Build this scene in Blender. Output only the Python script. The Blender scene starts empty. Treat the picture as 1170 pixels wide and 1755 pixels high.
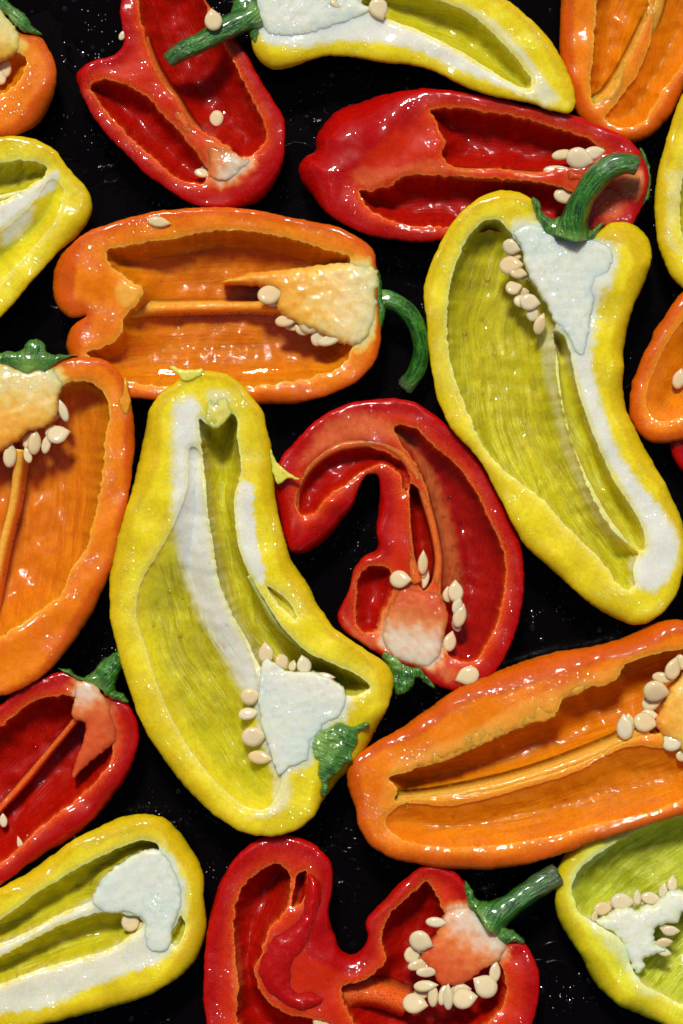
import bpy, math, random
import numpy as np
from mathutils import Vector, Matrix
from mathutils.geometry import delaunay_2d_cdt

PX = 0.000125                 # one photo pixel in metres at the level of the cut faces
CX, CY = 585.0, 877.5         # photo centre
ZREF = 125.0                  # level (in px) at which one px is PX wide
CAMH = 0.85

scene = bpy.context.scene
COL = scene.collection
random.seed(7)
rng = np.random.default_rng(7)

# ------------------------------------------------------------------ camera, sky, sun, exposure
cam_d = bpy.data.cameras.new('camera')
cam = bpy.data.objects.new('camera', cam_d); COL.objects.link(cam)
cam.location = (0, 0, CAMH)
cam_d.sensor_fit = 'VERTICAL'
cam_d.sensor_height = 36.0
cam_d.lens = 36.0 * (CAMH - ZREF * PX) / (1755 * PX)
cam_d.clip_start = 0.01; cam_d.clip_end = 50
scene.camera = cam

SUN_EL, SUN_AZ = math.radians(60), math.radians(-9)     # azimuth measured from image-up towards the right
world = bpy.data.worlds.new('World'); scene.world = world; world.use_nodes = True
wn = world.node_tree
sky = wn.nodes.new('ShaderNodeTexSky'); sky.sky_type = 'NISHITA'; sky.sun_disc = False
sky.sun_elevation = SUN_EL; sky.sun_rotation = SUN_AZ
bg = wn.nodes['Background']; bg.inputs['Strength'].default_value = 0.06
wn.links.new(sky.outputs['Color'], bg.inputs['Color'])
sun_d = bpy.data.lights.new('sun', 'SUN'); sun_d.energy = 3.6; sun_d.angle = math.radians(8.0)
sun_d.color = (1.0, 0.95, 0.88)
sun = bpy.data.objects.new('sun', sun_d); COL.objects.link(sun)
sdir = Vector((math.sin(SUN_AZ) * math.cos(SUN_EL), math.cos(SUN_AZ) * math.cos(SUN_EL), math.sin(SUN_EL)))
sun.rotation_euler = (-sdir).to_track_quat('-Z', 'Y').to_euler()
sun.location = sdir * 2
vs = scene.view_settings
vs.view_transform = 'Standard'; vs.look = 'None'; vs.exposure = -0.05; vs.gamma = 1.0

# ------------------------------------------------------------------ material helpers
class NT:
    def __init__(self, name):
        self.m = bpy.data.materials.new(name); self.m.use_nodes = True
        self.t = self.m.node_tree
        self.b = self.t.nodes['Principled BSDF']
        self.out = self.t.nodes['Material Output']
    def n(self, typ, **kw):
        nd = self.t.nodes.new('ShaderNode' + typ)
        for k, v in kw.items(): setattr(nd, k, v)
        return nd
    def put(self, sock, v):
        if isinstance(v, bpy.types.NodeSocket): self.t.links.new(v, sock)
        elif isinstance(v, tuple) and len(v) == 3 and sock.type == 'RGBA': sock.default_value = v + (1,)
        else: sock.default_value = v
    def math(self, op, a, b=0.0, c=0.0, clamp=False):
        nd = self.n('Math', operation=op, use_clamp=clamp)
        for i, v in enumerate((a, b, c)): self.put(nd.inputs[i], v)
        return nd.outputs[0]
    def mix(self, f, a, b):
        nd = self.n('Mix', data_type='RGBA', clamp_factor=True)
        self.put(nd.inputs[0], f); self.put(nd.inputs[6], a); self.put(nd.inputs[7], b)
        return nd.outputs[2]
    def vscale(self, v, s):
        nd = self.n('VectorMath', operation='MULTIPLY'); self.put(nd.inputs[0], v)
        nd.inputs[1].default_value = s if isinstance(s, tuple) else (s, s, s)
        return nd.outputs[0]
    def noise(self, vec, scale, detail=3.0, rough=0.55, dist=0.0):
        nd = self.n('TexNoise'); self.put(nd.inputs['Vector'], vec)
        nd.inputs['Scale'].default_value = scale; nd.inputs['Detail'].default_value = detail
        nd.inputs['Roughness'].default_value = rough; nd.inputs['Distortion'].default_value = dist
        return nd.outputs[0]
    def ramp(self, f, lo, hi):
        nd = self.n('MapRange', interpolation_type='SMOOTHSTEP'); self.put(nd.inputs[0], f)
        nd.inputs[1].default_value = lo; nd.inputs[2].default_value = hi
        return nd.outputs[0]
    def coords(self):
        return self.vscale(self.n('TexCoord').outputs['Object'], 1.0 / PX)
    def droplets(self, co, scale, thr, radius, mask, slope=0.2):
        v = self.n('TexVoronoi', feature='F1', voronoi_dimensions='2D'); self.put(v.inputs['Vector'], co)
        v.inputs['Scale'].default_value = scale
        sep = self.n('SeparateColor'); self.put(sep.inputs[0], v.outputs['Color'])
        on = self.math('GREATER_THAN', sep.outputs[0], thr)
        r = self.math('MULTIPLY_ADD', sep.outputs[1], radius * 0.5, radius * 0.6)
        q = self.math('DIVIDE', v.outputs['Distance'], r)
        h = self.math('SUBTRACT', 1.0, self.math('MULTIPLY', q, q), clamp=True)
        h = self.math('MULTIPLY', h, self.math('MULTIPLY', r, slope / scale))      # a shallow cap, height in px
        return self.math('MULTIPLY', self.math('MULTIPLY', h, on), mask)
    def bump(self, h, strength, dist, normal=None):
        nd = self.n('Bump'); nd.inputs['Strength'].default_value = strength
        nd.inputs['Distance'].default_value = dist
        self.put(nd.inputs['Height'], h)
        if normal is not None: self.put(nd.inputs['Normal'], normal)
        return nd.outputs[0]

def pepper_material(name, skin, flesh, lin_a, lin_b, pith, pith2, edge, line=0.3, rim=(0.12, 0.62), ripe=(0.6, 0.36, 0.003), grainy=1.0, wet=1.0):
    k = NT(name); co = k.coords()
    at = k.n('Attribute', attribute_name='zones')
    sep = k.n('SeparateColor'); k.put(sep.inputs[0], at.outputs['Color'])
    R, G, B = sep.outputs; A = at.outputs['Alpha']
    flow = k.n('Attribute', attribute_name='flow').outputs['Vector']
    blot = k.noise(co, 0.022, 4)
    blot2 = k.noise(co, 0.07, 3)
    wob = k.n('VectorMath', operation='ADD'); k.put(wob.inputs[0], k.vscale(flow, (0.010, 0.115, 0.0)))
    wn_ = k.n('TexNoise'); k.put(wn_.inputs['Vector'], co); wn_.inputs['Scale'].default_value = 0.02; wn_.inputs['Detail'].default_value = 2
    k.put(wob.inputs[1], k.vscale(wn_.outputs['Color'], (0.3, 1.1, 0.0)))
    streak = k.noise(wob.outputs[0], 1.0, 4, 0.6, 0.6)
    streak2 = k.noise(k.vscale(flow, (0.02, 0.3, 0.0)), 1.0, 2, 0.5, 0.3)
    grain = k.noise(co, 0.45, 2)
    f = k.ramp(k.math('MULTIPLY_ADD', k.math('SUBTRACT', blot2, 0.5), 0.35, B), *rim)
    fl = k.mix(f, skin, flesh)
    fl = k.mix(k.math('MULTIPLY', k.ramp(blot, 0.5, 0.75), 0.35), fl, skin)
    patch = k.ramp(k.noise(co, 0.014, 2), 0.35, 0.62)
    sv = k.math('MULTIPLY_ADD', k.math('SUBTRACT', streak, 0.5), k.math('MULTIPLY_ADD', patch, 0.9 * grainy, 0.25 * grainy), 0.52)
    ln = k.mix(k.ramp(sv, 0.35, 0.68), lin_a, lin_b)
    ln = k.mix(k.math('MULTIPLY', k.ramp(blot, 0.45, 0.7), 0.5), ln, lin_a)
    thin = k.noise(k.vscale(wob.outputs[0], (1.3, 1.9, 0.0)), 1.0, 2, 0.5, 0.4)
    ridge = k.math('SUBTRACT', 1.0, k.ramp(k.math('ABSOLUTE', k.math('SUBTRACT', thin, 0.5)), 0.0, 0.035))
    ln = k.mix(k.math('MULTIPLY', ridge, k.math('MULTIPLY', patch, line)), ln, edge)
    deep = k.ramp(k.noise(co, 0.009, 3, 0.6), 0.42, 0.66)
    fl = k.mix(k.math('MULTIPLY', deep, 0.55), fl, ripe)
    c = k.mix(G, fl, ln)
    rn = k.math('MULTIPLY_ADD', k.math('SUBTRACT', blot2, 0.5), 0.22, R)
    pc = k.mix(k.ramp(rn, 0.55, 1.1), pith2, pith)
    pf = k.ramp(k.math('MULTIPLY_ADD', k.math('SUBTRACT', blot2, 0.5), k.math('MULTIPLY', R, 0.7), R), 0.06, 0.85)
    c = k.mix(pf, c, pc)
    c = k.mix(k.math('MULTIPLY', A, k.ramp(grain, 0.3, 0.6)), c, edge)
    c = k.mix(k.math('MULTIPLY', k.ramp(grain, 0.55, 0.75), 0.16), c, edge)
    mott = k.math('MULTIPLY', k.math('SUBTRACT', k.noise(co, 0.16, 3, 0.7), 0.5), k.math('MULTIPLY_ADD', R, -0.3, 0.5))
    hs = k.n('HueSaturation'); k.put(hs.inputs['Value'], k.math('ADD', 1.0, mott)); k.put(hs.inputs['Color'], c); c = hs.outputs[0]
    k.put(k.b.inputs['Base Color'], c)
    k.b.inputs['Roughness'].default_value = 0.4
    k.b.inputs['IOR'].default_value = 1.25
    k.b.inputs['Subsurface Weight'].default_value = 0.85
    k.b.inputs['Subsurface Radius'].default_value = (1.0, 0.55, 0.25)
    k.b.inputs['Subsurface Scale'].default_value = 30 * PX
    h = k.math('MULTIPLY', k.math('MULTIPLY', streak, G), 1.1 * grainy)
    h = k.math('MULTIPLY_ADD', k.math('MULTIPLY', streak2, G), 0.5, h)
    h = k.math('MULTIPLY_ADD', grain, k.math('MULTIPLY_ADD', R, 0.12, 0.16), h)
    h = k.math('MULTIPLY_ADD', blot2, 0.3, h)
    k.put(k.b.inputs['Normal'], k.bump(h, 0.6, 4 * PX))
    mask = k.math('MULTIPLY', k.ramp(k.noise(co, 0.018, 2), 0.40, 0.62), k.math('MULTIPLY', wet, k.math('MULTIPLY_ADD', k.ramp(B, 0.0, 0.2), 0.75, 0.25)))
    notlin = k.math('SUBTRACT', 1.0, k.math('MULTIPLY', G, 0.6))
    d1 = k.droplets(co, 0.15, 0.5, 0.52, k.math('MULTIPLY', mask, notlin))
    d2 = k.droplets(co, 0.075, 0.9, 0.42, k.ramp(k.noise(co, 0.012, 2), 0.42, 0.6))
    ch = k.math('ADD', d2, d1)
    fine = k.math('MULTIPLY', k.noise(co, 0.24, 1), k.math('MULTIPLY', mask, 0.35))
    ch = k.math('ADD', ch, fine)
    ch = k.math('MULTIPLY_ADD', k.noise(co, 0.022, 1), 2.0, ch)
    ch = k.math('MULTIPLY_ADD', k.math('MULTIPLY', streak, G), 0.75, ch)
    k.put(k.b.inputs['Coat Normal'], k.bump(ch, 1.0, PX))
    k.put(k.b.inputs['Coat Weight'], k.math('MULTIPLY_ADD', k.math('MULTIPLY', k.math('ADD', d1, d2), 4.0, clamp=True), 0.75, k.math('MULTIPLY_ADD', G, -0.12, 0.22)))
    k.b.inputs['Coat Roughness'].default_value = 0.05
    k.b.inputs['Coat IOR'].default_value = 1.7
    k.b.inputs['Specular IOR Level'].default_value = 0.25
    return k.m

MAT = {
 'yellow': pepper_material('yellow_pepper', (0.66, 0.46, 0.002), (0.80, 0.66, 0.010), (0.41, 0.36, 0.003), (0.66, 0.60, 0.018),
                           (0.74, 0.73, 0.645), (0.72, 0.69, 0.44), (0.80, 0.76, 0.28), 0.5, (0.12, 0.62), (0.60, 0.43, 0.002), 0.75),
 'lime': pepper_material('lime_pepper', (0.62, 0.50, 0.004), (0.76, 0.72, 0.03), (0.34, 0.38, 0.006), (0.60, 0.62, 0.05),
                           (0.76, 0.76, 0.66), (0.68, 0.70, 0.36), (0.76, 0.78, 0.30), 0.5, (0.12, 0.62), (0.62, 0.50, 0.01), 1.0),
 'orange': pepper_material('orange_pepper', (0.60, 0.095, 0.001), (0.82, 0.23, 0.002), (0.56, 0.14, 0.001), (0.78, 0.25, 0.003),
                           (0.82, 0.66, 0.36), (0.86, 0.54, 0.09), (0.86, 0.42, 0.05), 0.12, (0.10, 0.60), (0.68, 0.115, 0.001), 0.55),
 'red': pepper_material('red_pepper', (0.42, 0.001, 0.001), (0.62, 0.024, 0.001), (0.29, 0.001, 0.001), (0.47, 0.005, 0.001),
                        (0.78, 0.66, 0.52), (0.82, 0.28, 0.07), (0.80, 0.17, 0.02), 0.04, (0.30, 1.20), (0.46, 0.002, 0.001), 0.3, 0.75),
}

def seed_material():
    k = NT('seed'); co = k.coords()
    n = k.noise(co, 0.12, 3)
    oi = k.n('ObjectInfo')
    c = k.mix(k.ramp(n, 0.3, 0.7), (0.82, 0.66, 0.36), (0.88, 0.80, 0.58))
    c = k.mix(k.math('MULTIPLY', oi.outputs['Random'], 0.6), c, (0.80, 0.54, 0.20))
    k.put(k.b.inputs['Base Color'], c)
    k.b.inputs['Roughness'].default_value = 0.3
    k.b.inputs['Subsurface Weight'].default_value = 0.6
    k.b.inputs['Subsurface Radius'].default_value = (1, 0.7, 0.4)
    k.b.inputs['Subsurface Scale'].default_value = 10 * PX
    k.put(k.b.inputs['Normal'], k.bump(k.noise(co, 0.25, 2), 0.5, 2 * PX))
    k.b.inputs['Coat Weight'].default_value = 0.9; k.b.inputs['Coat Roughness'].default_value = 0.07
    return k.m
SEED = seed_material()

def green_material():
    k = NT('pepper_stem_green'); co = k.coords()
    at = k.n('Attribute', attribute_name='zones')
    sep = k.n('SeparateColor'); k.put(sep.inputs[0], at.outputs['Color'])
    flow = k.n('Attribute', attribute_name='flow').outputs['Vector']
    st = k.noise(k.vscale(flow, (0.03, 0.22, 0.0)), 1.0, 3, 0.6, 0.3)
    bl = k.noise(co, 0.05, 3)
    c = k.mix(k.ramp(st, 0.35, 0.65), (0.009, 0.058, 0.008), (0.05, 0.23, 0.012))
    c = k.mix(k.math('MULTIPLY', k.ramp(bl, 0.5, 0.72), 0.55), c, (0.12, 0.30, 0.03))
    c = k.mix(sep.outputs[0], c, (0.24, 0.42, 0.07))           # pale where it joins the core
    c = k.mix(k.math('MULTIPLY', sep.outputs[1], k.ramp(k.noise(co, 0.1, 3), 0.3, 0.6)), c, (0.10, 0.085, 0.06))  # dried cut end
    k.put(k.b.inputs['Base Color'], c)
    k.b.inputs['Roughness'].default_value = 0.3
    k.b.inputs['Subsurface Weight'].default_value = 0.2
    k.b.inputs['Subsurface Radius'].default_value = (0.5, 1.0, 0.3)
    k.b.inputs['Subsurface Scale'].default_value = 5 * PX
    h = k.math('MULTIPLY_ADD', st, 1.6, k.math('MULTIPLY', k.noise(co, 0.2, 2), 0.6))
    k.put(k.b.inputs['Normal'], k.bump(h, 0.9, 3.5 * PX))
    k.b.inputs['Coat Weight'].default_value = 0.5; k.b.inputs['Coat Roughness'].default_value = 0.12
    return k.m
GREEN = green_material()

def film_material(name, tint, gloss, wave=0.16, rough=0.03):
    k = NT(name); co = k.coords()
    k.t.nodes.remove(k.b)
    tr = k.n('BsdfTransparent'); tr.inputs[0].default_value = tint + (1,)
    gl = k.n('BsdfGlossy'); gl.inputs['Roughness'].default_value = rough
    nb = k.bump(k.noise(co, 0.03, 1), wave, 6 * PX)
    k.put(gl.inputs['Normal'], nb)
    fr = k.n('Fresnel'); fr.inputs['IOR'].default_value = 1.35; k.put(fr.inputs['Normal'], nb)
    mx = k.n('MixShader')
    k.put(mx.inputs[0], k.math('MULTIPLY', fr.outputs[0], gloss, clamp=True))
    k.put(mx.inputs[1], tr.outputs[0]); k.put(mx.inputs[2], gl.outputs[0])
    k.put(k.out.inputs['Surface'], mx.outputs[0])
    return k.m
FILM = film_material('juice', (0.985, 0.98, 0.96), 0.8)
BUB = film_material('juice_bubble', (0.985, 0.98, 0.97), 1.0)

def tray_material():
    k = NT('black_wet_surface'); co = k.coords()
    pud = k.noise(co, 0.007, 3, 0.5, 0.8)
    wet = k.ramp(pud, 0.47, 0.50)
    c = k.mix(k.noise(co, 0.02, 3), (0.0010, 0.0007, 0.0009), (0.0030, 0.0018, 0.0022))
    k.put(k.b.inputs['Base Color'], c)
    k.put(k.b.inputs['Roughness'], k.math('MULTIPLY_ADD', wet, -0.12, 0.20))
    k.b.inputs['IOR'].default_value = 1.14; k.b.inputs['Specular IOR Level'].default_value = 0.4
    m = k.ramp(k.noise(co, 0.010, 2), 0.46, 0.66)
    d = k.droplets(co, 0.17, 0.87, 0.40, m, 0.22)
    dd = k.droplets(co, 0.06, 0.93, 0.32, k.ramp(k.noise(co, 0.008, 2), 0.5, 0.62), 0.22)
    k.put(k.b.inputs['Normal'], k.bump(k.math('MULTIPLY_ADD', wet, 0.7, k.math('MULTIPLY', k.noise(co, 0.3, 2), 0.12)), 1.0, 1.5 * PX))
    both = k.math('ADD', d, dd)
    k.put(k.b.inputs['Coat Normal'], k.bump(both, 1.0, PX))
    k.put(k.b.inputs['Coat Weight'], k.math('MULTIPLY_ADD', k.math('MULTIPLY', both, 6.0, clamp=True), 0.97, 0.03))
    k.b.inputs['Coat IOR'].default_value = 1.5; k.b.inputs['Coat Roughness'].default_value = 0.05
    return k.m
TRAY = tray_material()

# ------------------------------------------------------------------ shape helpers (all in px, y down like the photo; converted when linked)
def W(x, y, z): return ((x - CX) * PX, (CY - y) * PX, z * PX)

def P(s):
    """'x,y x,y ...' -> array"""
    return np.array([[float(v) for v in p.split(',')] for p in s.split()])

def spline(pts, step, closed=True):
    pts = np.asarray(pts, float); n = len(pts); out = []
    segs = n if closed else n - 1
    for i in range(segs):
        if closed: p0, p1, p2, p3 = pts[i - 1], pts[i], pts[(i + 1) % n], pts[(i + 2) % n]
        else: p0, p1, p2, p3 = pts[max(i - 1, 0)], pts[i], pts[i + 1], pts[min(i + 2, n - 1)]
        L = np.hypot(*(p2 - p1)[:2]); m = max(2, int(L / 1.5))
        # centripetal-like tangents, limited by the chord
        def tan(a, b, c):
            la, lb = np.hypot(*(b - a)[:2]) + 1e-6, np.hypot(*(c - b)[:2]) + 1e-6
            return ((b - a) / la * lb + (c - b) / lb * la) / (la + lb)
        t1 = tan(p0, p1, p2) * L; t2 = tan(p1, p2, p3) * L
        for k in range(m):
            t = k / m
            out.append((2*t**3-3*t*t+1)*p1 + (t**3-2*t*t+t)*t1 + (-2*t**3+3*t*t)*p2 + (t**3-t*t)*t2)
    if not closed: out.append(pts[-1])
    out = np.array(out)
    d = np.hypot(*np.diff(np.vstack([out, out[:1]]) if closed else out, axis=0)[:, :2].T)
    s = np.concatenate([[0], np.cumsum(d)])
    m = max(4, int(s[-1] / step))
    tt = np.linspace(0, s[-1], m + 1)[:-1] if closed else np.linspace(0, s[-1], m + 1)
    src = np.vstack([out, out[:1]]) if closed else out
    return np.stack([np.interp(tt, s, src[:, j]) for j in range(src.shape[1])], 1)

_ph = rng.uniform(0, 6.28, (4, 24)); _dr = rng.uniform(0, 6.28, (4, 24))
def wav(xy, wl, seed=0):
    """smooth pseudo noise in -1..1 at wavelength wl"""
    o = np.zeros(len(xy)); s = seed % 4
    for i in range(12):
        f = 6.283 / (wl * (0.6 + 0.08 * i)); a = _dr[s, i] + seed
        o += np.sin((xy[:, 0] * math.cos(a) + xy[:, 1] * math.sin(a)) * f + _ph[s, i] + seed * 1.7)
    return o / 4.2

def seg_dist(q, poly, closed=True):
    """distance to the polyline, index of the nearest segment and parameter on it"""
    a = poly; b = np.roll(poly, -1, 0) if closed else poly[1:]
    if not closed: a = poly[:-1]
    ab = b - a; L2 = (ab ** 2).sum(1) + 1e-9
    D = np.empty(len(q)); I = np.empty(len(q), int); T = np.empty(len(q))
    for s in range(0, len(q), 4000):
        p = q[s:s + 4000]
        t = np.clip(((p[:, None, :] - a[None]) * ab[None]).sum(2) / L2[None], 0, 1)
        d = ((p[:, None, :] - a[None] - t[..., None] * ab[None]) ** 2).sum(2)
        i = d.argmin(1); r = np.arange(len(p))
        D[s:s + 4000] = np.sqrt(d[r, i]); I[s:s + 4000] = i; T[s:s + 4000] = t[r, i]
    return D, I, T

def inside(q, poly):
    x, y = q[:, 0], q[:, 1]; r = np.zeros(len(q), bool)
    a = poly; b = np.roll(poly, -1, 0)
    for (x1, y1), (x2, y2) in zip(a, b):
        c = (y1 > y) != (y2 > y)
        if not c.any(): continue
        xi = (x2 - x1) * (y - y1) / (y2 - y1 + 1e-12) + x1
        r ^= c & (x < xi)
    return r

def loop_dist(q, poly):
    n = len(poly); D = np.empty(len(q)); v2 = (poly ** 2).sum(1)
    nx = np.roll(poly, -1, 0)
    for s in range(0, len(q), 4000):
        p = q[s:s + 4000]
        i = (v2[None] - 2 * p @ poly.T).argmin(1)
        best = np.full(len(p), 1e18)
        for k in (-2, -1, 0, 1):
            a = poly[(i + k) % n]; ab = nx[(i + k) % n] - a
            t = np.clip(((p - a) * ab).sum(1) / ((ab ** 2).sum(1) + 1e-9), 0, 1)
            best = np.minimum(best, ((p - a - t[:, None] * ab) ** 2).sum(1))
        D[s:s + 4000] = np.sqrt(best)
    return D

def sdf(q, poly):
    d = loop_dist(q, poly)
    return np.where(inside(q, poly), d, -d)

def sstep(x, a, b):
    t = np.clip((x - a) / (b - a), 0, 1); return t * t * (3 - 2 * t)

def grid(poly, step):
    lo, hi = poly.min(0), poly.max(0)
    xs = np.arange(lo[0], hi[0], step); ys = np.arange(lo[1], hi[1], step * 0.866)
    X, Y = np.meshgrid(xs, ys); X = X + (np.arange(len(ys)) % 2)[:, None] * step / 2
    q = np.stack([X.ravel(), Y.ravel()], 1)
    q += rng.uniform(-0.15, 0.15, q.shape) * step
    return q

def cdt(loops, pts):
    verts, edges = [], []
    for lp in loops:
        o = len(verts); n = len(lp)
        verts += [Vector((float(p[0]), float(p[1]))) for p in lp]
        edges += [(o + i, o + (i + 1) % n) for i in range(n)]
    verts += [Vector((float(p[0]), float(p[1]))) for p in pts]
    v, e, f, *_ = delaunay_2d_cdt(verts, edges, [], 1, 1e-4)
    return np.array([[p.x, p.y] for p in v]), [tuple(t) for t in f]

def offset_pts(lp, dists):
    t = np.roll(lp, -1, 0) - np.roll(lp, 1, 0); t /= np.hypot(t[:, 0], t[:, 1])[:, None] + 1e-9
    nrm = np.stack([-t[:, 1], t[:, 0]], 1); out = []
    for d in dists:
        q = lp + nrm * d
        dd = loop_dist(q, lp)
        out.append(q[dd > abs(d) * 0.85])
    return np.vstack(out)

def link_mesh(name, co, faces, mat, parent, zones=None, flow=None, smooth=True, origin=None):
    me = bpy.data.meshes.new(name)
    co = np.asarray(co, float)
    ox, oy, oz = origin if origin is not None else (CX, CY, 0)
    loc = np.stack([(co[:, 0] - ox) * PX, (oy - co[:, 1]) * PX, (co[:, 2] - oz) * PX], 1)
    me.from_pydata(loc.tolist(), [], faces); me.update()
    if smooth: me.polygons.foreach_set('use_smooth', [True] * len(me.polygons))
    if zones is not None:
        a = me.attributes.new('zones', 'FLOAT_COLOR', 'POINT'); a.data.foreach_set('color', np.asarray(zones, np.float32).ravel())
    if flow is not None:
        a = me.attributes.new('flow', 'FLOAT_VECTOR', 'POINT'); a.data.foreach_set('vector', np.asarray(flow, np.float32).ravel())
    me.materials.append(mat)
    o = bpy.data.objects.new(name, me); COL.objects.link(o)
    if parent is not None: o.parent = parent
    return o

def flow_of(q, axis):
    d, i, t = seg_dist(q, axis, closed=False)
    seg = np.diff(axis, axis=0); L = np.hypot(seg[:, 0], seg[:, 1]); cum = np.concatenate([[0], np.cumsum(L)])
    u = cum[i] + t * L[i]
    rel = q - axis[i]; sg = np.sign(seg[i][:, 0] * rel[:, 1] - seg[i][:, 1] * rel[:, 0])
    return np.stack([u, d * sg, np.zeros(len(q))], 1)

# ------------------------------------------------------------------ pepper halves
ALL = []
class Pepper:
    def __init__(self, colour, label, outline, H, axis, cavities=(), pith=(), skin=5.0, skins=(), depth=None, bumps=(), tilt=(0, 0), step=4.2, crinkle=1.0):
        self.colour = colour; self.mat = MAT[colour]
        raw = P(outline); c = raw.mean(0); self.c = c
        self.H = H; self.skin = skin * 0.75; self.skins = skins; self.tilt = tilt; self.bumps = bumps
        self.seed_no = int(c[0] * 7 + c[1]) % 97
        ol = spline(raw, 4.0)
        n = wav(ol, 14, self.seed_no) * 0.5 * crinkle + wav(ol, 45, self.seed_no + 1) * 0.8 * crinkle
        t = np.roll(ol, -1, 0) - np.roll(ol, 1, 0); t /= np.hypot(t[:, 0], t[:, 1])[:, None] + 1e-9
        self.ol = ol + np.stack([-t[:, 1], t[:, 0]], 1) * n[:, None]
        self.cav = []
        for cv in cavities:                                     # (polygon, depth, wall width, roughness of the edge)
            poly, dep, wall = cv[0], cv[1], cv[2]; amp = cv[3] if len(cv) > 3 else 1.0
            lp = spline(P(poly), 3.2)
            n = (wav(lp, 9, self.seed_no + 2) * 0.9 + wav(lp, 24, self.seed_no + 3) * 1.3) * amp
            t = np.roll(lp, -1, 0) - np.roll(lp, 1, 0); t /= np.hypot(t[:, 0], t[:, 1])[:, None] + 1e-9
            self.cav.append((lp + np.stack([-t[:, 1], t[:, 0]], 1) * n[:, None], dep, wall, cv[4] if len(cv) > 4 else 0))
        self.pith = [(spline(P(p[0]), 5.0), p[1], p[2]) for p in pith]   # (polygon, feather, amount)
        self.axis = P(axis)
        root = bpy.data.objects.new('pepper_half', None); COL.objects.link(root)
        root.location = W(c[0], c[1], 0); root.empty_display_size = 0.01
        root['label'] = label; root['category'] = 'pepper'; root['group'] = 'halved peppers on the black surface'
        self.root = root; self.org = (c[0], c[1], 0)
        g = grid(self.ol, 24); dd = sdf(g, self.ol); self.maxd = float(dd.max())
        self.depth = depth if depth else H - 8
        self.build(step); ALL.append(self)

    def base(self, q):
        return self.H + self.tilt[0] * (q[:, 0] - self.c[0]) + self.tilt[1] * (q[:, 1] - self.c[1])

    def skin_w(self, q):
        w = np.full(len(q), float(self.skin))
        for (x, y, r, v) in self.skins:
            w = np.maximum(w, v * np.exp(-(((q[:, 0] - x) ** 2 + (q[:, 1] - y) ** 2) / (r * r))))
        return w

    def top(self, q, full=False):
        d = np.maximum(sdf(q, self.ol), 0)
        z = self.base(q) + wav(q, 90, self.seed_no + 4) * 2.5 + wav(q, 30, self.seed_no + 5) * 0.35
        for (x, y, rx, ry, h) in self.bumps:
            z = z + h * np.exp(-(((q[:, 0] - x) / rx) ** 2 + ((q[:, 1] - y) / ry) ** 2))
        r = self.skin_w(q)
        tt = np.clip(1 - d / r, 0, 1)
        z = z - np.minimum(r, 60) * (1 - np.sqrt(np.maximum(1 - tt * tt, 0)))
        lin = np.zeros(len(q)); edge = np.zeros(len(q)); drop = np.zeros(len(q))
        for lp, dep, wall, soft in self.cav:
            s = sdf(q, lp)
            t = np.clip(s / wall, 0, 1)
            bowl = np.sqrt(1 - (1 - t) ** 2); easy = t * t * (3 - 2 * t); sf = min(1.0, soft / 40)
            drop = np.maximum(drop, np.where(s > 0, 3.0 + (dep - 3) * (bowl * (1 - 0.85 * sf) + easy * 0.85 * sf), 0))
            sn = s + wav(q, 20, self.seed_no + 18) * 2.0; lin = np.maximum(lin, sstep(sn, -3.0, 9.0 + soft)); z = z - 3.0 * sstep(s, -9, 0) * (s < 0)
            edge = np.maximum(edge, np.exp(-((s + 1.0) / 2.5) ** 2) * (0.6 - 0.4 * sf) + 0.3 * np.exp(-(np.minimum(s, 0) / 13) ** 2) * (s < 2))
        z = z - drop + lin * wav(q, 40, self.seed_no + 6) * 2.0
        if not full: return z
        p = np.zeros(len(q))
        for lp, fe, am in self.pith:
            s = sdf(q, lp) + wav(q, 22, self.seed_no + 14) * 2.5 + wav(q, 9, self.seed_no + 15) * 1.2; p = np.maximum(p, am * sstep(s, -fe * 0.6, fe * 0.7))
        b = np.clip(d / 30 - (r - 5) / 30 * 0.85, 0, 1)
        return z, np.stack([p * (1 - 0.0 * lin), lin, b, edge], 1)

    def bottom(self, q):
        d = np.maximum(sdf(q, self.ol), 0); D = min(self.maxd, 150)
        t = np.clip(1 - d / D, 0, 1)
        ze = self.base(q) - self.skin_w(q).clip(0, 60)
        floor = np.maximum(2.0, self.H - self.depth)
        zb = floor + (ze - floor) * (1 - np.sqrt(1 - t * t))
        return np.minimum(zb, self.top(q) - 9)

    def build(self, step):
        ol = self.ol; loops = [ol] + [c[0] for c in self.cav]
        g = grid(ol, step)
        s = sdf(g, ol); g = g[s > 3.0]
        keep = np.ones(len(g), bool)
        for c in self.cav: keep &= np.abs(sdf(g, c[0])) > 4.2
        g = g[keep]
        extra = [offset_pts(ol, (-1.5, 1.5))]
        for c in self.cav: extra.append(offset_pts(c[0], (-1.6, -0.6, 0.6, 1.6, 3.0, -3.0)))
        e = np.vstack(extra); e = e[sdf(e, ol) > 0.6]
        pts = np.vstack([g, e])
        vt, ft = cdt(loops, pts)
        zt, zones = self.top(vt, True)
        gb = grid(ol, 13); gb = gb[sdf(gb, ol) > 5]
        inner = offset_pts(ol, (-2, 2, -5, 5)); inner = inner[sdf(inner, ol) > 1]
        vb, fb = cdt([ol], np.vstack([gb, inner]))
        zb = self.bottom(vb)
        # share boundary vertices
        key = {(round(p[0], 2), round(p[1], 2)): i for i, p in enumerate(vt)}
        n = len(vt); remap = []; co = [np.column_stack([vt, zt])]; extra_co = []; ez = []
        db = sdf(vb, ol)
        for i, p in enumerate(vb):
            j = key.get((round(p[0], 2), round(p[1], 2))) if abs(db[i]) < 0.05 else None
            if j is None: remap.append(n + len(extra_co)); extra_co.append((p[0], p[1], zb[i]))
            else: remap.append(j)
        co = np.vstack([co[0], np.array(extra_co)])
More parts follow.
